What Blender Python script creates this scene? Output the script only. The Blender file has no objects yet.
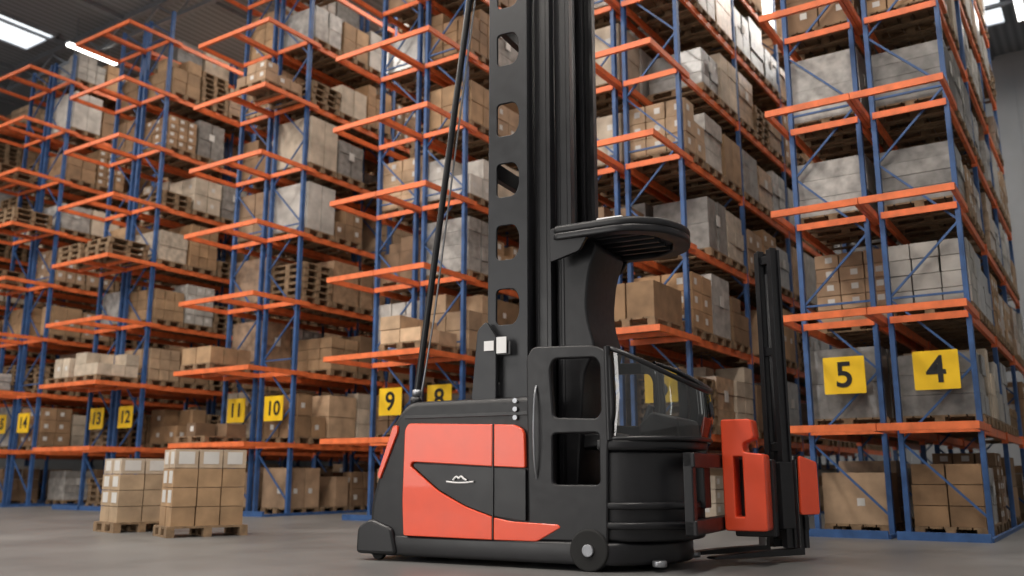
import bpy, math, random, bmesh
import numpy as np
from mathutils import Vector, Matrix
random.seed(7)
scene = bpy.context.scene
COL = scene.collection
scene.view_settings.view_transform = 'Standard'

# ------------------------------------------------------------------ materials
def new_mat(name):
    m = bpy.data.materials.new(name); m.use_nodes = True
    nt = m.node_tree; b = nt.nodes['Principled BSDF']
    return m, nt, b

def simple(name, col, rough=0.5, metal=0.0, var=0.12, scale=6.0, bump=0.0, coat=0.0, rvar=0.1):
    m, nt, b = new_mat(name)
    n = nt.nodes.new('ShaderNodeTexNoise'); n.inputs['Scale'].default_value = scale
    n.inputs['Detail'].default_value = 5
    tc = nt.nodes.new('ShaderNodeTexCoord')
    nt.links.new(tc.outputs['Object'], n.inputs['Vector'])
    r = nt.nodes.new('ShaderNodeValToRGB')
    r.color_ramp.elements[0].position = 0.3; r.color_ramp.elements[1].position = 0.7
    r.color_ramp.elements[0].color = (*[c*(1-var) for c in col], 1)
    r.color_ramp.elements[1].color = (*[min(1, c*(1+var)) for c in col], 1)
    nt.links.new(n.outputs['Fac'], r.inputs['Fac'])
    nt.links.new(r.outputs['Color'], b.inputs['Base Color'])
    mr = nt.nodes.new('ShaderNodeMapRange')
    mr.inputs['To Min'].default_value = max(0.02, rough-rvar); mr.inputs['To Max'].default_value = min(1, rough+rvar)
    nt.links.new(n.outputs['Fac'], mr.inputs['Value']); nt.links.new(mr.outputs['Result'], b.inputs['Roughness'])
    b.inputs['Metallic'].default_value = metal
    b.inputs['Coat Weight'].default_value = coat
    if bump:
        bp = nt.nodes.new('ShaderNodeBump'); bp.inputs['Strength'].default_value = bump
        nt.links.new(n.outputs['Fac'], bp.inputs['Height']); nt.links.new(bp.outputs['Normal'], b.inputs['Normal'])
    return m

def attr_mat(name, rough, coat=0.0, sc=4.0, lo=0.7, hi=1.25):
    m, nt, b = new_mat(name)
    a = nt.nodes.new('ShaderNodeAttribute'); a.attribute_name = 'Col'
    n = nt.nodes.new('ShaderNodeTexNoise'); n.inputs['Scale'].default_value = sc; n.inputs['Detail'].default_value = 6
    tc = nt.nodes.new('ShaderNodeTexCoord'); nt.links.new(tc.outputs['Object'], n.inputs['Vector'])
    mr = nt.nodes.new('ShaderNodeMapRange'); mr.inputs['To Min'].default_value = lo; mr.inputs['To Max'].default_value = hi
    mr.inputs['From Min'].default_value = 0.25; mr.inputs['From Max'].default_value = 0.75
    nt.links.new(n.outputs['Fac'], mr.inputs['Value'])
    mx = nt.nodes.new('ShaderNodeVectorMath'); mx.operation = 'SCALE'
    nt.links.new(a.outputs['Color'], mx.inputs[0]); nt.links.new(mr.outputs['Result'], mx.inputs['Scale'])
    nt.links.new(mx.outputs['Vector'], b.inputs['Base Color'])
    b.inputs['Roughness'].default_value = rough
    b.inputs['Coat Weight'].default_value = coat
    return m

def emis(name, col, s):
    m, nt, b = new_mat(name)
    b.inputs['Base Color'].default_value = (*col, 1)
    b.inputs['Emission Color'].default_value = (*col, 1); b.inputs['Emission Strength'].default_value = s
    return m

M_blue = simple('blue_rack_paint', (0.035, 0.095, 0.25), 0.5, 0, 0.25)
M_orange = simple('orange_beam_paint', (0.78, 0.17, 0.05), 0.5, 0, 0.2)
M_wood = simple('pallet_wood', (0.23, 0.15, 0.085), 0.85, 0, 0.35, 9)
M_card = attr_mat('cardboard', 0.8)
M_wrap = attr_mat('stretch_wrapped_goods', 0.3, 0.3, 7.0, 0.55, 1.35)
M_label = simple('paper_label', (0.62, 0.60, 0.57), 0.6, 0, 0.05)
M_yellow = simple('yellow_sign', (0.95, 0.60, 0.01), 0.5, 0, 0.04)
M_black = simple('black_paint', (0.008, 0.008, 0.010), 0.38, 0, 0.2)
M_plastic = simple('black_plastic', (0.008, 0.008, 0.010), 0.45, 0, 0.15, 14)
M_char = simple('charcoal_steel', (0.020, 0.021, 0.024), 0.42, 0.2, 0.2)
M_red = simple('red_truck_paint', (0.86, 0.085, 0.028), 0.34, 0, 0.06, 3, 0, 0.35)
M_grey = simple('grey_metal', (0.30, 0.31, 0.33), 0.35, 0.7, 0.1)
M_white = simple('white_decal', (0.8, 0.8, 0.8), 0.4, 0, 0.03)
M_rubber = simple('wheel_rubber', (0.012, 0.012, 0.012), 0.8)
M_wall = simple('painted_wall_panel', (0.40, 0.42, 0.44), 0.7, 0, 0.08, 1.0)
M_truss = simple('roof_steel', (0.22, 0.23, 0.25), 0.5, 0.2)
M_lamp = emis('lamp_tube', (1, 0.98, 0.93), 7)
M_sky = emis('skylight_pane', (0.9, 0.96, 1.0), 1.3)

def floor_mat():
    m, nt, b = new_mat('worn_concrete')
    tc = nt.nodes.new('ShaderNodeTexCoord')
    n = nt.nodes.new('ShaderNodeTexNoise'); n.inputs['Scale'].default_value = 0.7; n.inputs['Detail'].default_value = 9; n.inputs['Roughness'].default_value = 0.65
    nt.links.new(tc.outputs['Object'], n.inputs['Vector'])
    r = nt.nodes.new('ShaderNodeValToRGB')
    r.color_ramp.elements[0].position = 0.3; r.color_ramp.elements[1].position = 0.7
    r.color_ramp.elements[0].color = (0.105, 0.105, 0.104, 1); r.color_ramp.elements[1].color = (0.185, 0.184, 0.181, 1)
    nt.links.new(n.outputs['Fac'], r.inputs['Fac']); nt.links.new(r.outputs['Color'], b.inputs['Base Color'])
    mr = nt.nodes.new('ShaderNodeMapRange'); mr.inputs['To Min'].default_value = 0.30; mr.inputs['To Max'].default_value = 0.50
    nt.links.new(n.outputs['Fac'], mr.inputs['Value']); nt.links.new(mr.outputs['Result'], b.inputs['Roughness'])
    return m
M_floor = floor_mat()

def ceil_mat():
    m, nt, b = new_mat('corrugated_roof')
    tc = nt.nodes.new('ShaderNodeTexCoord')
    w = nt.nodes.new('ShaderNodeTexWave'); w.inputs['Scale'].default_value = 1.3; w.bands_direction = 'X'
    nt.links.new(tc.outputs['Object'], w.inputs['Vector'])
    r = nt.nodes.new('ShaderNodeValToRGB')
    r.color_ramp.elements[0].color = (0.15, 0.16, 0.175, 1); r.color_ramp.elements[1].color = (0.26, 0.275, 0.29, 1)
    nt.links.new(w.outputs['Fac'], r.inputs['Fac']); nt.links.new(r.outputs['Color'], b.inputs['Base Color'])
    bp = nt.nodes.new('ShaderNodeBump'); bp.inputs['Strength'].default_value = 0.6
    nt.links.new(w.outputs['Fac'], bp.inputs['Height']); nt.links.new(bp.outputs['Normal'], b.inputs['Normal'])
    b.inputs['Roughness'].default_value = 0.6
    return m
M_ceil = ceil_mat()

def glass_mat():
    m = bpy.data.materials.new('cab_glass'); m.use_nodes = True
    nt = m.node_tree; nt.nodes.clear()
    o = nt.nodes.new('ShaderNodeOutputMaterial'); mix = nt.nodes.new('ShaderNodeMixShader')
    t = nt.nodes.new('ShaderNodeBsdfTransparent'); t.inputs['Color'].default_value = (0.72, 0.76, 0.76, 1)
    g = nt.nodes.new('ShaderNodeBsdfGlossy'); g.inputs['Roughness'].default_value = 0.04
    f = nt.nodes.new('ShaderNodeFresnel'); f.inputs['IOR'].default_value = 2.0
    nt.links.new(f.outputs[0], mix.inputs[0]); nt.links.new(t.outputs[0], mix.inputs[1]); nt.links.new(g.outputs[0], mix.inputs[2])
    nt.links.new(mix.outputs[0], o.inputs[0])
    return m
M_glass = glass_mat()

# ------------------------------------------------------------------ mesh helpers
BF = [(0,3,2,1),(4,5,6,7),(0,1,5,4),(1,2,6,5),(2,3,7,6),(3,0,4,7)]
class MB:
    def __init__(s): s.v=[]; s.f=[]; s.m=[]; s.c=[]
    def box(s, x0,x1,y0,y1,z0,z1, mat=0, col=(1,1,1)):
        b=len(s.v)
        s.v += [(x0,y0,z0),(x1,y0,z0),(x1,y1,z0),(x0,y1,z0),(x0,y0,z1),(x1,y0,z1),(x1,y1,z1),(x0,y1,z1)]
        for f in BF:
            s.f.append(tuple(b+i for i in f)); s.m.append(mat); s.c.append(col)
    def bar(s, p, q, w, mat=0, col=(1,1,1), h=None):
        p=Vector(p); q=Vector(q); d=(q-p).normalized(); h = h or w
        up = Vector((0,0,1)) if abs(d.z)<0.95 else Vector((0,1,0))
        a=d.cross(up).normalized()*w/2; c=a.cross(d).normalized()*h/2
        b=len(s.v)
        for o in (p,q):
            s.v += [tuple(o-a-c),tuple(o+a-c),tuple(o+a+c),tuple(o-a+c)]
        for f in BF:
            s.f.append(tuple(b+i for i in f)); s.m.append(mat); s.c.append(col)
    def obj(s, name, mats, parent=None, bevel=0):
        me=bpy.data.meshes.new(name); me.from_pydata(s.v,[],s.f)
        for m in mats: me.materials.append(m)
        me.polygons.foreach_set('material_index', np.array(s.m,dtype=np.int32))
        ca=me.color_attributes.new('Col','FLOAT_COLOR','CORNER')
        c=np.ones((len(s.c),4),dtype=np.float32); c[:,:3]=np.array(s.c,dtype=np.float32)
        ca.data.foreach_set('color', np.repeat(c,4,axis=0).ravel())
        me.update()
        o=bpy.data.objects.new(name,me); COL.objects.link(o)
        if parent: o.parent=parent
        if bevel:
            b=o.modifiers.new('bevel','BEVEL'); b.width=bevel; b.segments=3; b.limit_method='ANGLE'
        return o

def empty(name, loc=(0,0,0), rz=0.0, parent=None):
    o=bpy.data.objects.new(name,None); COL.objects.link(o); o.location=loc; o.rotation_euler=(0,0,rz)
    o.empty_display_size=0.2
    if parent: o.parent=parent
    return o

def rnd(pts, r, seg=5):
    out=[]; n=len(pts)
    for i in range(n):
        p0=Vector(pts[i-1]); p=Vector(pts[i]); p1=Vector(pts[(i+1)%n])
        rr = r[i] if isinstance(r,(list,tuple)) else r
        a=(p0-p); b=(p1-p); k=min(rr,a.length*0.45,b.length*0.45)
        if k<1e-4: out.append(tuple(p)); continue
        A=p+a.normalized()*k; B=p+b.normalized()*k
        for j in range(seg+1):
            t=j/seg
            q=A*(1-t)**2+p*2*t*(1-t)+B*t*t
            out.append(tuple(q))
    return out

def plate(name, loops, thick, mat, parent=None, loc=(0,0,0), plane='XZ', rz=0.0, bev=0.0):
    """flat sheet cut from 2D outlines (first = outer, rest = holes)"""
    cu=bpy.data.curves.new(name,'CURVE'); cu.dimensions='2D'; cu.fill_mode='BOTH'
    cu.extrude=max(thick/2-bev,0.0005); cu.bevel_depth=bev; cu.bevel_resolution=2; cu.offset=-bev
    for lp in loops:
        sp=cu.splines.new('POLY'); sp.points.add(len(lp)-1)
        for i,(x,y) in enumerate(lp): sp.points[i].co=(x,y,0,1)
        sp.use_cyclic_u=True
    tmp=bpy.data.objects.new('tmp',cu); COL.objects.link(tmp)
    dg=bpy.context.evaluated_depsgraph_get(); dg.update()
    me=bpy.data.meshes.new_from_object(tmp.evaluated_get(dg))
    bpy.data.objects.remove(tmp)
    if plane=='XZ': me.transform(Matrix.Rotation(math.pi/2,4,'X'))
    me.materials.clear(); me.materials.append(mat); me.name=name
    o=bpy.data.objects.new(name,me); COL.objects.link(o); o.location=loc; o.rotation_euler=(0,0,rz)
    if parent: o.parent=parent
    return o

def text(name, s, size, mat, parent, loc, rot, extr=0.002, weight=0.0):
    cu=bpy.data.curves.new(name,'FONT'); cu.body=s; cu.size=size; cu.extrude=extr
    cu.align_x='CENTER'; cu.align_y='CENTER'; cu.offset=weight
    tmp=bpy.data.objects.new('tmp',cu); COL.objects.link(tmp)
    dg=bpy.context.evaluated_depsgraph_get(); dg.update()
    me=bpy.data.meshes.new_from_object(tmp.evaluated_get(dg)); bpy.data.objects.remove(tmp)
    me.materials.clear(); me.materials.append(mat)
    o=bpy.data.objects.new(name,me); COL.objects.link(o); o.parent=parent; o.location=loc; o.rotation_euler=rot
    return o

def tube(name, pts, rad, mat, parent, smooth=True):
    cu=bpy.data.curves.new(name,'CURVE'); cu.dimensions='3D'; cu.bevel_depth=rad; cu.bevel_resolution=3; cu.use_fill_caps=True
    sp=cu.splines.new('NURBS' if smooth else 'POLY'); sp.points.add(len(pts)-1)
    for i,p in enumerate(pts): sp.points[i].co=(*p,1)
    if smooth: sp.use_endpoint_u=True; sp.order_u=3
    cu.materials.append(mat)
    o=bpy.data.objects.new(name,cu); COL.objects.link(o); o.parent=parent
    return o

def cyl(name, r, depth, mat, parent, loc, rot=(math.pi/2,0,0), seg=32, bevel=0.0):
    bm=bmesh.new(); bmesh.ops.create_cone(bm,cap_ends=True,segments=seg,radius1=r,radius2=r,depth=depth)
    me=bpy.data.meshes.new(name); bm.to_mesh(me); bm.free(); me.materials.append(mat)
    for p in me.polygons: p.use_smooth = len(p.vertices)==4
    o=bpy.data.objects.new(name,me); COL.objects.link(o); o.parent=parent; o.location=loc; o.rotation_euler=rot
    if bevel:
        b=o.modifiers.new('b','BEVEL'); b.width=bevel; b.segments=3; b.limit_method='ANGLE'
    return o

# ------------------------------------------------------------------ room frame
RZ = -math.radians(33.6)
XL,XR,YF,YB,ZC = -34.0, 7.0, -6.0, 31.0, 14.0
def shell(name,a,mat):
    mb=MB(); mb.box(*a); o=mb.obj(name,[mat]); o.rotation_euler=(0,0,RZ); return o
shell('floor',(XL,XR,YF,YB,-0.2,0),M_floor)
shell('ceiling',(XL,XR,YF,YB,ZC,ZC+0.2),M_ceil)
shell('wall_back',(XL,XR,YB,YB+0.2,0,ZC),M_wall)
shell('wall_left',(XL-0.2,XL,YF,YB,0,ZC),M_wall)
shell('wall_right',(XR,XR+0.2,YF,YB,0,ZC),M_wall)
mb=MB()
for x in np.arange(XL+0.5,XR,1.0): mb.box(x-0.04,x+0.04,YB-0.05,YB,0,ZC)
o=mb.obj('trim_1',[M_wall]); o.rotation_euler=(0,0,RZ)
# roof trusses
mb=MB()
for y in range(2,31,6):
    mb.box(XL,XR,y-0.1,y+0.1,ZC-0.15,ZC)
    mb.box(XL,XR,y-0.06,y+0.06,ZC-0.75,ZC-0.65)
    x=XL
    while x<XR-1.0:
        mb.bar((x,y,ZC-0.15),(x+0.9,y,ZC-0.7),0.06); mb.bar((x+0.9,y,ZC-0.7),(x+1.8,y,ZC-0.15),0.06); x+=1.8
for x in np.arange(XL+2,XR,3.0):
    mb.box(x-0.05,x+0.05,YF,YB,ZC-0.12,ZC)
o=mb.obj('roof_truss',[M_truss]); o.rotation_euler=(0,0,RZ)
# skylights + lamps
def skylight(n,x0,x1,y0,y1):
    mb=MB()
    mb.box(x0,x1,y0,y1,ZC-0.05,ZC+0.01,0)
    mb.box(x0-.1,x1+.1,y0-.1,y0,ZC-0.1,ZC,1); mb.box(x0-.1,x1+.1,y1,y1+.1,ZC-0.1,ZC,1)
    mb.box(x0-.1,x0,y0-.1,y1+.1,ZC-0.1,ZC,1); mb.box(x1,x1+.1,y0-.1,y1+.1,ZC-0.1,ZC,1)
    o=mb.obj('window_%d'%n,[M_sky,M_truss]); o.rotation_euler=(0,0,RZ)
skylight(1,-27.3,-25.7,8.5,13.4)
skylight(2,-3.8,-1.4,21,28.5)
def lamp(x,y,L=1.6):
    mb=MB(); z=ZC-0.95
    mb.box(x-0.12,x+0.12,y-L/2,y+L/2,z+0.06,z+0.12,1)
    mb.box(x-0.09,x-0.02,y-L/2+0.03,y+L/2-0.03,z,z+0.06,0)
    mb.box(x+0.02,x+0.09,y-L/2+0.03,y+L/2-0.03,z,z+0.06,0)
    mb.bar((x,y-L/3,z+0.1),(x,y-L/3,ZC),0.02,1); mb.bar((x,y+L/3,z+0.1),(x,y+L/3,ZC),0.02,1)
    o=mb.obj('ceiling_lamp',[M_lamp,M_grey]); o.rotation_euler=(0,0,RZ)
for (x,y) in [(-24.2,13.8),(-28.5,10),(-24.2,20),(-19,20),(-0.9,22),(-0.9,26),(-4,16),(-12,5),(-7,5),(-19,7),(-28.5,16)]:
    lamp(x,y)
def area(name,x,y,z,sx,sy,e,col=(1,0.93,0.85)):
    l=bpy.data.lights.new(name,'AREA'); l.shape='RECTANGLE'; l.size=sx; l.size_y=sy; l.energy=e; l.color=col
    o=bpy.data.objects.new(name,l); COL.objects.link(o)
    e_=Vector((math.cos(RZ),math.sin(RZ),0)); r_=Vector((-math.sin(RZ),math.cos(RZ),0))
    o.location=e_*x+r_*y+Vector((0,0,z)); o.rotation_euler=(0,0,RZ); return o
for x in (-26,-17,-9,-1):
    area('lamp_light',x,5,ZC-1.1,1.2,6,700)
    area('lamp_light',x,-2,ZC-1.1,1.2,6,700)
for x in (-21.6,-16.8,-12.1,-7.9,-3.85,0.2):
    area('lamp_light',x,20,ZC-1.1,0.8,12,480)
# added fill light behind-left of the camera for the truck; no gate exists
g=area('camera_left_fill',-10,YF+0.2,3.0,7,5,500,(1,0.97,0.93)); g.rotation_euler=(math.radians(90),0,RZ)

# ------------------------------------------------------------------ racks
Y0=12.7; LV=[1.40+1.445*i for i in range(8)]; TOP=12.3; BAY=2.75
PAL=[(0.35,0.21,0.11),(0.42,0.265,0.145),(0.29,0.175,0.095),(0.47,0.32,0.20),(0.23,0.14,0.08),(0.38,0.25,0.155),(0.54,0.45,0.35),(0.50,0.47,0.43)]
def pallet(mb,x0,x1,y0,y1,z,mat=0):
    c=(1,1,1)
    for k in (0,0.5,1):
        yc=y0+0.05+(y1-y0-0.1)*k
        mb.box(x0,x1,yc-0.05,yc+0.05,z,z+0.02,mat,c)
        for j in (0,0.5,1):
            xc=x0+0.06+(x1-x0-0.12)*j
            mb.box(xc-0.06,xc+0.06,yc-0.05,yc+0.05,z+0.02,z+0.11,mat,c)
    n=5
    for k in range(n):
        xa=x0+(x1-x0)*k/n+0.01; xb=x0+(x1-x0)*(k+1)/n-0.01
        mb.box(xa,xb,y0,y1,z+0.11,z+0.135,mat,c)
KW={'mix':[0.50,0.24,0.08,0.18],'left':[0.48,0.16,0.20,0.16],'right':[0.28,0.48,0.02,0.22]}
def load(mb,x0,x1,y0,y1,z,hmax,kind=None,kw='mix',fill=None):
    """mats: 0 wood 1 cardboard 2 wrap 3 label"""
    kind=kind or random.choices(['box','wrap','stack','big'],KW[kw])[0]
    if kind=='stack':
        n=random.randint(3,max(3,int(hmax/0.15)-1))
        for i in range(n):
            d=random.uniform(-0.015,0.015); pallet(mb,x0+d,x1+d,y0+d,y1+d,z+i*0.142)
        return
    pallet(mb,x0,x1,y0,y1,z); z+=0.136; hmax-=0.14
    base=random.choice(PAL); f=random.uniform(0.8,1.2); base=tuple(min(0.8,c*f) for c in base)
    h=hmax*(fill or random.uniform(0.6,0.98))
    if kind=='wrap':
        w=random.uniform(0.22,0.50); col=(w,w*0.95,w*0.89) if random.random()<0.6 else tuple(c*0.9+0.05 for c in base)
        t=random.randint(2,4); nn=random.randint(1,2)
        for i in range(t):
            for q in range(nn):
                d=random.uniform(0.0,0.03); g=random.uniform(0.82,1.12); yy0=y0+(y1-y0)*q/nn; yy1=y0+(y1-y0)*(q+1)/nn
                mb.box(x0+0.02+d,x1-0.02-d,yy0+0.012+d*0.4,yy1-0.012-d*0.4,z+h*i/t,z+h*(i+1)/t-0.006,2,tuple(c*g for c in col))
        if random.random()<0.6:
            yc=(y0+y1)/2; mb.box(x1-0.02,x1-0.012,yc-0.08,yc+0.08,z+h*0.5,z+h*0.5+0.18,3)
        return
    if kind=='big': nx,ny,nz=random.choice([(1,1,1),(2,1,2),(1,2,1),(2,2,2)])
    else: nx,ny,nz=random.choice([(3,2,4),(2,2,3),(2,3,4),(3,3,5),(2,2,4),(3,2,3)])
    nz=max(1,round(nz*h/hmax)); bh=h/nz; bx=(x1-x0)/nx; by=(y1-y0)/ny
    lab=random.random()<0.4
    for k in range(nz):
        for i in range(nx):
            for j in range(ny):
                if 0<i<nx-1 and 0<j<ny-1 and k<nz-1: continue
                if k==nz-1 and random.random()<0.15: continue
                g=random.uniform(0.82,1.15); col=tuple(c*g for c in base)
                d=random.uniform(0.004,0.018)
                a0=x0+i*bx+d;a1=x0+(i+1)*bx-d;b0=y0+j*by+d;b1=y0+(j+1)*by-d;c0=z+k*bh+0.002;c1=z+(k+1)*bh-0.008
                mb.box(a0,a1,b0,b1,c0,c1,1,col)
                if lab and i==nx-1 and random.random()<0.8:
                    yc=b0+(b1-b0)*0.35; mb.box(a1,a1+0.003,yc-0.05,yc+0.05,c0+bh*0.35,c0+bh*0.35+min(0.10,bh*0.4),3)
                if lab and j==0 and random.random()<0.8:
                    xc=a0+(a1-a0)*0.6; mb.box(xc-0.05,xc+0.05,b0-0.003,b0,c0+bh*0.35,c0+bh*0.35+min(0.10,bh*0.4),3)

# loads standing on the projecting stations: (row, level) -> (kind, relative fill)
STN={('11',2):('box',0.32),('11',1):('box',0.25),('13',2):('box',0.42),('12',2):('box',0.5),
     ('13',4):('stack',0.5),('12',4):('stack',0.5),('15',4):('stack',0.5),('15',6):('stack',0.6),('8',2):('box',0.45),
     ('10',6):('box',0.4),('14',5):('stack',0.5),('15',2):('wrap',0.4),('6',2):('big',0.5),('16',3):('stack',0.5),('17',5):('box',0.5)}
def rack(xc,nb,p,number,kw):
    R=empty('pallet_rack',(0,0,0),RZ)
    W=0.47
    fr=MB(); bm_=MB()
    ys=[Y0+k*BAY for k in range(nb+1)]
    for y in ys:
        for sx in (-W,W):
            fr.box(xc+sx-0.032,xc+sx+0.032,y-0.045,y+0.045,0.01,TOP)
            fr.box(xc+sx-0.07,xc+sx+0.07,y-0.08,y+0.08,0,0.012)
        z=0.25; k=0
        while z<TOP-0.3:
            z2=min(z+0.95,TOP-0.05); s=1 if k%2 else -1
            fr.bar((xc-W*s,y,z),(xc+W*s,y,z2),0.028); k+=1; z=z2
            if k%3==0: fr.bar((xc-W,y,z),(xc+W,y,z),0.028)
    for sx in (-W,W):
        s=1 if sx>0 else -1
        fr.box(xc+sx+s*0.04-0.01,xc+sx+s*0.04+0.03,Y0-p*0.5,ys[-1],0.0,0.05)
    fr.box(xc-W-0.05,xc+W+0.05,Y0-p*0.5-0.05,Y0-p*0.5,0,0.10)
    for z in LV:
        for k in range(nb):
            for sx in (-W,W):
                bm_.box(xc+sx-0.025,xc+sx+0.025,ys[k]+0.046,ys[k+1]-0.046,z-0.11,z)
                for yy in (ys[k]+0.046,ys[k+1]-0.056): bm_.box(xc+sx-0.040,xc+sx+0.040,yy,yy+0.01,z-0.16,z+0.04)
        ww=W+0.07
        bm_.box(xc-ww-0.025,xc-ww+0.025,Y0-p,Y0+0.25,z-0.09,z)
        bm_.box(xc+ww-0.025,xc+ww+0.025,Y0-p,Y0+0.25,z-0.09,z)
        bm_.box(xc-ww+0.025,xc+ww-0.025,Y0-p,Y0-p+0.05,z-0.09,z)
        bm_.box(xc-W,xc+W,Y0-0.075,Y0-0.047,z-0.09,z)
        if (number,round((z-1.4)/1.445)+1) in STN:
            bm_.box(xc-W,xc+W,Y0-p*0.5,Y0-p*0.5+0.05,z-0.07,z)
    fr.obj('upright_frames',[M_blue],R); bm_.obj('beams',[M_orange],R)
    L=MB()
    for li,lv in enumerate([0.0]+LV):
        top = lv>LV[-1]-0.1
        zz = lv+0.002
        if lv>0:
            for k in range(nb):
                for j in range(3):
                    if random.random()<(0.4 if top else 0.09): continue
                    y0=ys[k]+0.09+j*0.87
                    load(L,xc-0.53,xc+0.53,y0,y0+0.82,zz,1.23 if not top else 0.95,None,kw)
            if p>1 and (number,li) in STN:
                kind,fl=STN[(number,li)]
                load(L,xc-0.46,xc+0.46,Y0-p+0.08,Y0-0.14,zz,1.2 if kind!='stack' else 1.2*fl,kind,kw,fl)
        else:
            for k in range(nb):
                for j in range(3):
                    if random.random()<0.15: continue
                    y0=ys[k]+0.1+j*0.86
                    load(L,xc-0.42,xc+0.42,y0,y0+0.8,0.002,1.12,None,kw)
    L.obj('goods_on_pallets',[M_wood,M_card,M_wrap,M_label],R)
    S=empty('aisle_number_sign',(0,0,0),RZ)
    ys_=Y0-0.085
    plate('sign_panel',[rnd([(-0.27,-0.25),(0.27,-0.25),(0.27,0.25),(-0.27,0.25)],0.02)],0.012,M_yellow,S,(xc+0.04,ys_-0.02,2.10))
    text('sign_digits',number,0.48 if len(number)<2 else 0.40,M_black,S,(xc+0.04,ys_-0.03,2.09),(math.pi/2,0,0),0.002,0.008)

blocks=[(1.88,'4','5',3),(5.70,'6','7',5),(9.95,'8','9',5),(14.2,'10','11',5),(19.2,'12','13',5),(23.6,'14','15',5),(27.8,'16','17',4)]
for (s,a,b,nb) in blocks:
    p = 0.95 if a=='4' else 1.25
    kw='right' if s<8 else ('left' if s>13 else 'mix')
    rack(-s,nb,p,a,kw); rack(-(s+1.14),nb,p,b,kw)

# ------------------------------------------------------------------ staged pallets on the floor
def staged(x,y,w,d,nz,bh,rz,col,nx,ny,seed,pale):
    random.seed(seed)
    E=empty('pallet_of_cardboard_boxes',(x,y,0),rz)
    mb=MB(); pallet(mb,-w/2-0.03,w/2+0.03,-d/2-0.03,d/2+0.03,0.0)
    for k in range(nz):
        for i in range(nx):
            for j in range(ny):
                cc = pale if k==nz-1 else col
                g=random.uniform(0.88,1.1); dd=random.uniform(0.003,0.012); c=tuple(v*g for v in cc)
                bx=(w-0.04)/nx; by=(d-0.04)/ny
                a0=-w/2+0.02+i*bx+dd;a1=a0+bx-2*dd;b0=-d/2+0.02+j*by+dd;b1=b0+by-2*dd;c0=0.137+k*bh;c1=c0+bh-0.008
                mb.box(a0,a1,b0,b1,c0,c1,1,c)
                if k==nz-1 or (j==0 and k>0) or random.random()<0.08:
                    if j==0:
                        xc=(a0+a1)/2; mb.box(xc-bx*0.28,xc+bx*0.28,b0-0.003,b0,c0+bh*0.2,c1-bh*0.12,3)
                    if i==nx-1 and (k==nz-1 or j>0):
                        yc=(b0+b1)/2; mb.box(a1,a1+0.003,yc-by*0.32,yc+by*0.32,c0+bh*0.2,c1-bh*0.12,3)
    mb.obj('boxes_and_pallet',[M_wood,M_card,M_wrap,M_label],E)
staged(-4.12,12.30,0.62,0.98,4,0.245,RZ-0.38,(0.38,0.24,0.13),2,3,3,(0.46,0.35,0.25))
staged(-5.42,13.25,0.66,0.74,4,0.22,RZ-0.2,(0.42,0.30,0.19),2,2,5,(0.50,0.40,0.30))

# ------------------------------------------------------------------ turret truck
T=empty('turret_forklift_truck',(-1.38,8.78,0),-math.radians(27))
def P3(name,loops,v0,v1,mat,bev=0.0,par=T):
    return plate(name,loops,abs(v1-v0),mat,par,(0,(v0+v1)/2,0),'XZ',0,bev)
def PL(name,loop,z0,z1,mat,bev=0.0,par=T,holes=()):
    return plate(name,[loop,*holes],z1-z0,mat,par,(0,0,(z0+z1)/2),'XY',0,bev)
def BX(name,a,mat,bevel=0.01,par=T):
    mb=MB(); mb.box(*a); return mb.obj(name,[mat],par,bevel)
W=1.45
body=rnd([(0.03,0.20),(0.02,0.50),(0.14,0.90),(0.27,1.28),(0.42,1.46),(1.78,1.47),(1.78,0.20)],[0.02,0.2,0.3,0.25,0.12,0.03,0.02],6)
P3('chassis_body',[body],0.02,W-0.02,M_plastic,0.05)
sk=rnd([(-0.07,0.02),(2.15,-0.04),(2.52,-0.02),(2.86,0.38),(2.92,0.72),(2.86,1.07),(2.52,W),(0.0,W),(-0.07,W-0.1)],[0.2,0.05,0.1,0.15,0.2,0.15,0.1,0.2,0.1],6)
PL('bumper_skirt',sk,0.05,0.235,M_black,0.03)
P3('rear_bumper',[rnd([(-0.10,0.06),(-0.09,0.30),(0.05,0.38),(0.30,0.30),(0.36,0.06)],0.05)],-0.02,W+0.02,M_black,0.03)
def both(name,loops,mat,t=0.03,bev=0.008):
    P3(name,loops,-0.012-t/2,0.02,mat,bev); P3(name+'_far',loops,W-0.02,W+0.012+t/2,mat,bev)
both('side_panel_rear',[rnd([(0.44,0.235),(0.42,0.55),(0.43,1.20),(0.47,1.255),(1.365,1.225),(1.365,0.855),(0.52,0.90),(0.50,0.86),(0.80,0.64),(1.10,0.50),(1.365,0.42),(1.365,0.225)],[0.02,0.05,0.04,0.04,0.01,0.01,0.04,0.03,0.05,0.05,0.01,0.01])],M_red)
both('side_panel_front',[rnd([(1.38,0.855),(1.38,1.225),(1.60,1.215),(1.68,1.16),(1.69,0.84)],[0.01,0.01,0.05,0.04,0.02])],M_red)
both('side_panel_lower',[rnd([(1.38,0.225),(1.38,0.415),(1.55,0.385),(2.00,0.37),(2.02,0.345),(1.80,0.225)],[0.01,0.01,0.05,0.02,0.02,0.03])],M_red)
both('side_panel_inset',[rnd([(0.53,0.885),(1.69,0.83),(1.69,0.39),(1.36,0.43),(1.10,0.51),(0.81,0.65),(0.53,0.86)],0.02)],M_black,0.012,0.003)
P3('tail_panel',[rnd([(0.115,0.78),(0.14,0.74),(0.33,1.18),(0.33,1.24),(0.28,1.24)],0.02)],-0.004,W+0.004,M_red,0.004)
P3('panel_seam',[[(1.368,0.23),(1.377,0.23),(1.377,1.23),(1.368,1.23)]],-0.03,-0.01,M_black)
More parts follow.
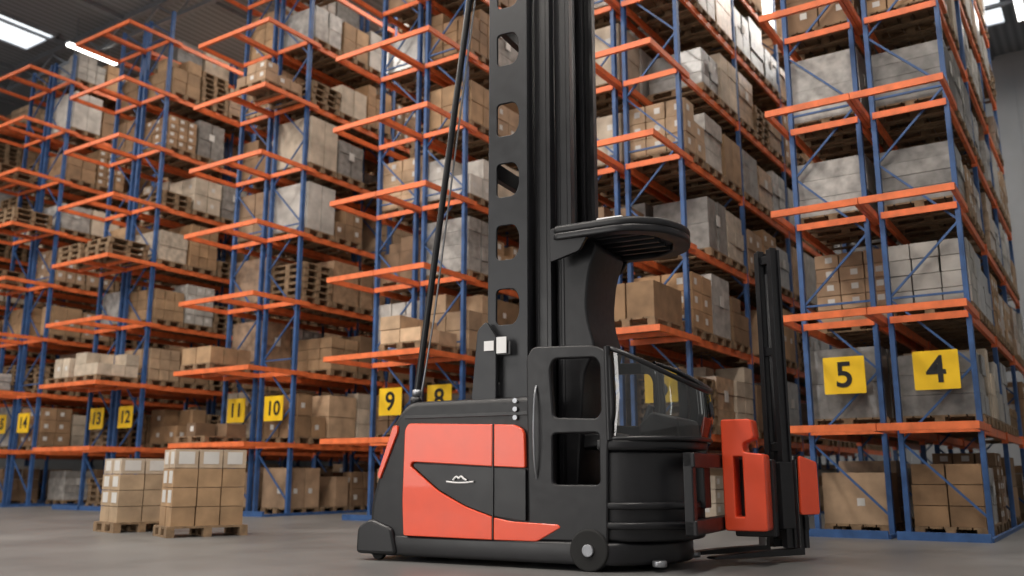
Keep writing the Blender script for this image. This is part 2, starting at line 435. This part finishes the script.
# small white emblem: winged base line with a knotted loop on top
tube('decal_base',[(0.90,-0.035,0.722),(0.97,-0.035,0.712),(1.11,-0.035,0.712),(1.18,-0.035,0.722)],0.008,M_white,T)
tube('decal_loop',[(0.97,-0.035,0.735),(1.0,-0.035,0.775),(1.03,-0.035,0.745),(1.05,-0.035,0.775),(1.08,-0.035,0.745),(1.11,-0.035,0.735)],0.009,M_white,T)
P3('hood_lip',[rnd([(0.40,1.30),(0.40,1.33),(1.7,1.33),(1.7,1.30)],0.01)],0.005,0.03,M_black,0.004)
for i in range(3):
    cyl('button',0.022,0.02,M_grey,T,(1.58,0.0,1.28+0.075*i))
BX('rear_housing',(1.12,1.36,0.12,0.9,1.47,1.62),M_plastic,0.03)
P3('mast_bracket',[rnd([(1.10,1.45),(1.16,2.10),(1.25,2.18),(1.36,2.02),(1.36,1.45)],0.03)],0.05,0.10,M_char,0.008)
P3('info_label',[[(1.22,1.86),(1.50,1.86),(1.50,1.98),(1.22,1.98)]],0.075,0.06,M_black)
BX('label_left',(1.24,1.34,0.035,0.045,1.90,1.99),M_white,0)
BX('label_right',(1.37,1.47,0.035,0.045,1.87,2.02),M_white,0)
MT=6.8
def outer(name,v0,v1):
    o=rnd([(1.22,0.24),(1.64,0.24),(1.64,MT),(1.22,MT)],0.01)
    holes=[]
    z=2.15
    while z<MT-0.5:
        holes.append(rnd([(1.31,z),(1.50,z),(1.55,z+0.09),(1.55,z+0.25),(1.50,z+0.34),(1.31,z+0.34)],0.05)); z+=0.62 if int(z*10)%2 else 0.74
    P3(name,[o]+holes,v0,v1,M_char,0.006)
outer('mast_outer_near',0.14,0.17); outer('mast_outer_far',1.28,1.31)
mb=MB()
for (v,s) in ((0.17,1),(1.28,-1)):
    for (ua,ub) in ((1.22,1.25),(1.61,1.64)):
        mb.box(ua,ub,min(v,v+s*0.09),max(v,v+s*0.09),0.24,MT)
    w=v+s*0.10
    mb.box(1.66,1.70,min(w,w+s*0.10),max(w,w+s*0.10),0.3,MT)
    mb.box(1.70,1.78,min(w,w+s*0.03),max(w,w+s*0.03),0.3,MT)
    mb.box(1.78,1.82,min(w,w+s*0.10),max(w,w+s*0.10),0.3,MT)
    w=v+s*0.20
    mb.box(1.84,1.88,min(w,w+s*0.09),max(w,w+s*0.09),0.3,MT-0.2)
    mb.box(1.88,1.95,min(w,w+s*0.03),max(w,w+s*0.03),0.3,MT-0.2)
    mb.box(1.95,1.99,min(w,w+s*0.09),max(w,w+s*0.09),0.3,MT-0.2)
for z in (0.5,1.9,3.6,5.2,6.5):
    mb.box(1.23,1.30,0.17,1.28,z,z+0.16)
mb.box(1.50,1.54,0.30,1.15,0.3,MT-0.2)
mb.obj('mast_rails',[M_black],T,0.004)
for i,v in enumerate((0.45,0.98)):
    cyl('lift_cylinder',0.055,6.0,M_char,T,(1.46,v,3.4),(0,0,0))
    cyl('lift_rod',0.035,6.3,M_char,T,(1.76,v,3.5),(0,0,0))
mb=MB()
for v in (0.62,0.66,0.80,0.84): mb.box(1.70,1.715,v-0.008,v+0.008,0.5,MT-0.1)
mb.obj('lift_chains',[M_char],T)
tube('strut',[(0.33,0.30,1.45),(1.06,0.30,6.9)],0.034,M_black,T,False)
tube('cable',[(0.38,0.30,1.45),(0.50,0.34,2.3),(1.10,0.34,6.9)],0.010,M_grey,T,False)
cyl('strut_foot',0.06,0.08,M_black,T,(0.34,0.30,1.49),(0,0,0))
cyl('strut_clamp',0.05,0.06,M_grey,T,(0.35,0.30,1.57),(0,0,0))
for nm,v0,v1 in (('cab_side_near',-0.02,0.05),('cab_side_far',W-0.05,W+0.02)):
    out=rnd([(1.72,0.235),(1.70,1.80),(1.76,1.90),(2.36,1.88),(2.50,1.80),(2.52,1.28),(2.46,1.05),(2.44,0.235)],[0.02,0.03,0.08,0.1,0.1,0.1,0.1,0.02])
    h1=rnd([(1.96,1.27),(1.93,1.70),(1.97,1.78),(2.36,1.77),(2.40,1.70),(2.40,1.30),(2.36,1.25)],0.04)
    h2=rnd([(1.95,0.70),(1.95,1.13),(2.38,1.13),(2.38,0.70)],0.04)
    P3(nm,[out,h1,h2],v0,v1,M_plastic,0.015)
BX('entry_step',(1.93,2.40,0.03,0.35,0.60,0.66),M_char,0.01)
tube('grab_handle',[(1.80,-0.02,0.75),(1.80,-0.08,0.85),(1.80,-0.08,1.45),(1.80,-0.02,1.55)],0.010,M_grey,T)
BX('cab_floor',(1.80,2.45,0.05,W-0.05,0.24,0.60),M_black,0.01)
lowp=rnd([(2.38,0.01),(2.62,0.03),(2.96,0.32),(3.05,0.72),(2.96,1.13),(2.62,1.42),(2.38,W-0.01)],[0.01,0.15,0.2,0.25,0.2,0.15,0.01],6)
PL('cab_front_lower',lowp,0.24,0.98,M_plastic,0.03)
lp2=rnd([(2.36,-0.02),(2.66,0.0),(3.0,0.30),(3.10,0.72),(3.0,1.15),(2.66,1.45),(2.36,W+0.02)],[0.01,0.15,0.2,0.25,0.2,0.15,0.01],6)
PL('cab_waist_rail',lp2,0.98,1.08,M_black,0.03)
PL('cab_front_ledge',lp2,0.50,0.56,M_black,0.02)
PL('cab_front_ledge_low',lp2,0.34,0.40,M_black,0.02)
pts=rnd([(2.44,0.0),(2.68,0.02),(2.95,0.18),(3.10,0.45),(3.14,0.72),(3.10,1.0),(2.95,1.27),(2.68,1.43),(2.44,W)],0.12,4)
gv=[];gf=[];rim=[];rim2=[]
def rimz(u): return 1.86-0.36*max(0,min(1,(u-2.44)/0.70))**1.2
for (u,v) in pts:
    zt=rimz(u); gv.append((u-0.03,v,1.07)); gv.append((u+0.02,v,(1.07+zt)/2)); gv.append((u,v,zt)); rim.append((u,v,zt)); rim2.append((u-0.03,v,1.08))
n=len(pts)
for i in range(n-1):
    for j in range(2):
        a=i*3+j; gf.append((a,a+3,a+4,a+1))
me=bpy.data.meshes.new('windscreen'); me.from_pydata(gv,[],gf); me.materials.append(M_glass)
for p_ in me.polygons: p_.use_smooth=True
o=bpy.data.objects.new('windscreen',me); COL.objects.link(o); o.parent=T
tube('windscreen_rim',rim,0.022,M_black,T,False); tube('windscreen_base_rim',rim2,0.022,M_black,T,False)
tube('windscreen_post',[(2.47,0.0,1.07),(2.46,0.0,1.86)],0.03,M_black,T,False)
P3('control_console',[rnd([(2.62,0.98),(2.60,1.20),(2.72,1.32),(2.96,1.26),(2.98,0.98)],0.04)],0.35,1.0,M_plastic,0.02)
tube('steering_knob',[(2.62,0.5,1.25),(2.68,0.5,1.38)],0.03,M_char,T,False)
P3('seat',[rnd([(1.95,1.0),(1.95,1.14),(2.30,1.16),(2.34,1.04)],0.04)],0.45,1.0,M_plastic,0.02)
P3('cab_rear_wall',[rnd([(1.90,0.6),(1.90,2.90),(2.10,2.96),(2.26,2.90),(2.16,2.62),(2.12,2.25),(2.22,1.90),(2.10,1.70),(2.02,0.6)],[0.02,0.02,0.05,0.08,0.1,0.2,0.1,0.1,0.02])],0.36,1.10,M_plastic,0.02)
rp=rnd([(1.88,0.14),(2.62,0.10),(2.90,0.30),(3.04,0.72),(2.90,1.15),(2.62,1.35),(1.88,1.31)],[0.08,0.12,0.15,0.2,0.15,0.12,0.08],6)
PL('overhead_guard',rp,2.96,3.04,M_plastic,0.03)
rh=rnd([(2.02,0.26),(2.56,0.24),(2.76,0.40),(2.86,0.72),(2.76,1.05),(2.56,1.21),(2.02,1.19)],0.08)
PL('guard_rim',rp,2.90,2.97,M_black,0.02,T,[rh])
mb=MB()
for k in range(5):
    v=0.38+k*0.17; mb.box(2.04,2.74,v-0.02,v+0.02,2.92,2.96)
mb.obj('guard_slats',[M_char],T)
BX('guard_highlight',(2.30,2.55,0.22,0.34,3.04,3.08),M_white,0.01)  # white slab standing in for a bright reflection stripe on the guard
P3('guard_bracket',[rnd([(1.86,2.70),(1.86,3.02),(2.3,3.02),(2.15,2.78)],0.03)],0.16,0.20,M_black,0.006)
P3('guard_bracket_far',[rnd([(1.86,2.70),(1.86,3.02),(2.3,3.02),(2.15,2.78)],0.03)],1.25,1.29,M_black,0.006)
for v in (0.03,W-0.03):
    cyl('load_wheel',0.17,0.16,M_rubber,T,(2.28,v,0.17),bevel=0.015)
    s=-1 if v<0.5 else 1
    cyl('wheel_hub',0.05,0.03,M_grey,T,(2.28,v+s*0.09,0.17),bevel=0.006)
cyl('drive_wheel',0.19,0.2,M_rubber,T,(0.35,0.72,0.19),bevel=0.015)
for v in (0.12,W-0.12): cyl('castor',0.07,0.06,M_rubber,T,(0.08,v,0.07),bevel=0.01)
for v in (0.22,W-0.22): cyl('guide_roller',0.06,0.05,M_grey,T,(2.80,v,0.065),(0,0,0),bevel=0.01)
mb=MB()
mb.box(3.06,3.16,0.10,1.85,0.30,0.42); mb.box(3.06,3.16,0.10,1.85,0.84,0.96)
mb.box(3.06,3.14,0.10,0.20,0.30,0.96); mb.box(3.06,3.14,1.75,1.85,0.30,0.96); mb.box(2.9,3.1,0.6,0.8,0.5,0.9)
mb.obj('traverse_frame',[M_black],T,0.01)
P3('swivel_carriage',[rnd([(3.17,0.30),(3.17,1.27),(3.44,1.27),(3.46,1.10),(3.36,1.06),(3.36,0.98),(3.54,0.96),(3.54,0.30)],0.03),rnd([(3.27,0.42),(3.27,0.94),(3.35,0.94),(3.35,0.42)],0.01)],0.95,1.20,M_red,0.012)
P3('swivel_carriage_plate',[rnd([(3.20,0.24),(3.20,0.92),(3.56,0.92),(3.56,0.24)],0.02)],1.2,1.35,M_black,0.01)
A=empty('auxiliary_mast',(3.54,1.60,0),math.radians(-124.9),T)
mb=MB()
for s in (-1,1):
    mb.box(-0.06,-0.035,s*0.085-0.03,s*0.085+0.03,0.13,2.93)
    mb.box(0.035,0.06,s*0.085-0.03,s*0.085+0.03,0.13,2.93)
    mb.box(-0.04,0.04,s*0.085-0.012,s*0.085+0.012,0.13,2.95)
for z in (0.2,1.0,1.9,2.8): mb.box(-0.04,0.04,-0.08,0.08,z,z+0.08)
mb.obj('aux_rails',[M_black],A,0.004)
cyl('aux_cylinder',0.03,2.4,M_char,A,(0,0,1.5),(0,0,0))
F=empty('fork_carriage',(3.46,1.82,0),math.radians(-124.9),T)
mb=MB()
mb.box(-0.10,-0.05,-0.30,0.30,0.78,0.92); mb.box(-0.10,-0.05,-0.30,0.30,0.28,0.40)
for y in (-0.27,-0.02,0.24): mb.box(-0.10,-0.05,y-0.03,y+0.05,0.12,0.96)
mb.obj('carriage_frame',[M_black],F,0.006)
for y in (-0.33,0.31):
    plate('carriage_side',[rnd([(-0.22,0.42),(-0.22,0.90),(0.0,0.96),(0.02,0.42)],0.03)],0.03,M_red,F,(0,y,0),'XZ',0,0.008)
for y in (-0.22,0.22):
    plate('fork',[[(-0.05,0.06),(-0.05,0.92),(0.0,0.92),(0.0,0.12),(0.5,0.11),(1.0,0.085),(1.03,0.07),(1.0,0.06)]],0.11,M_black,F,(0,y,0),'XZ',0,0.004)
BX('carriage_link',(-0.06,0.10,-0.12,0.12,0.3,0.9),M_black,0.01,A)

# ------------------------------------------------------------------ world + camera
w=bpy.data.worlds.new('World'); scene.world=w; w.use_nodes=True
bg=w.node_tree.nodes['Background']; bg.inputs['Color'].default_value=(1.0,0.98,0.95,1); bg.inputs['Strength'].default_value=0.25
cam=bpy.data.cameras.new('Camera'); co=bpy.data.objects.new('Camera',cam); COL.objects.link(co)
cam.sensor_width=36; cam.lens=900/1024*36; cam.clip_end=200
co.location=(0,0,0.78); co.rotation_euler=(math.radians(90+11.74),0,0)
cam.dof.use_dof=True; cam.dof.focus_distance=8.4; cam.dof.aperture_fstop=0.9
scene.camera=co
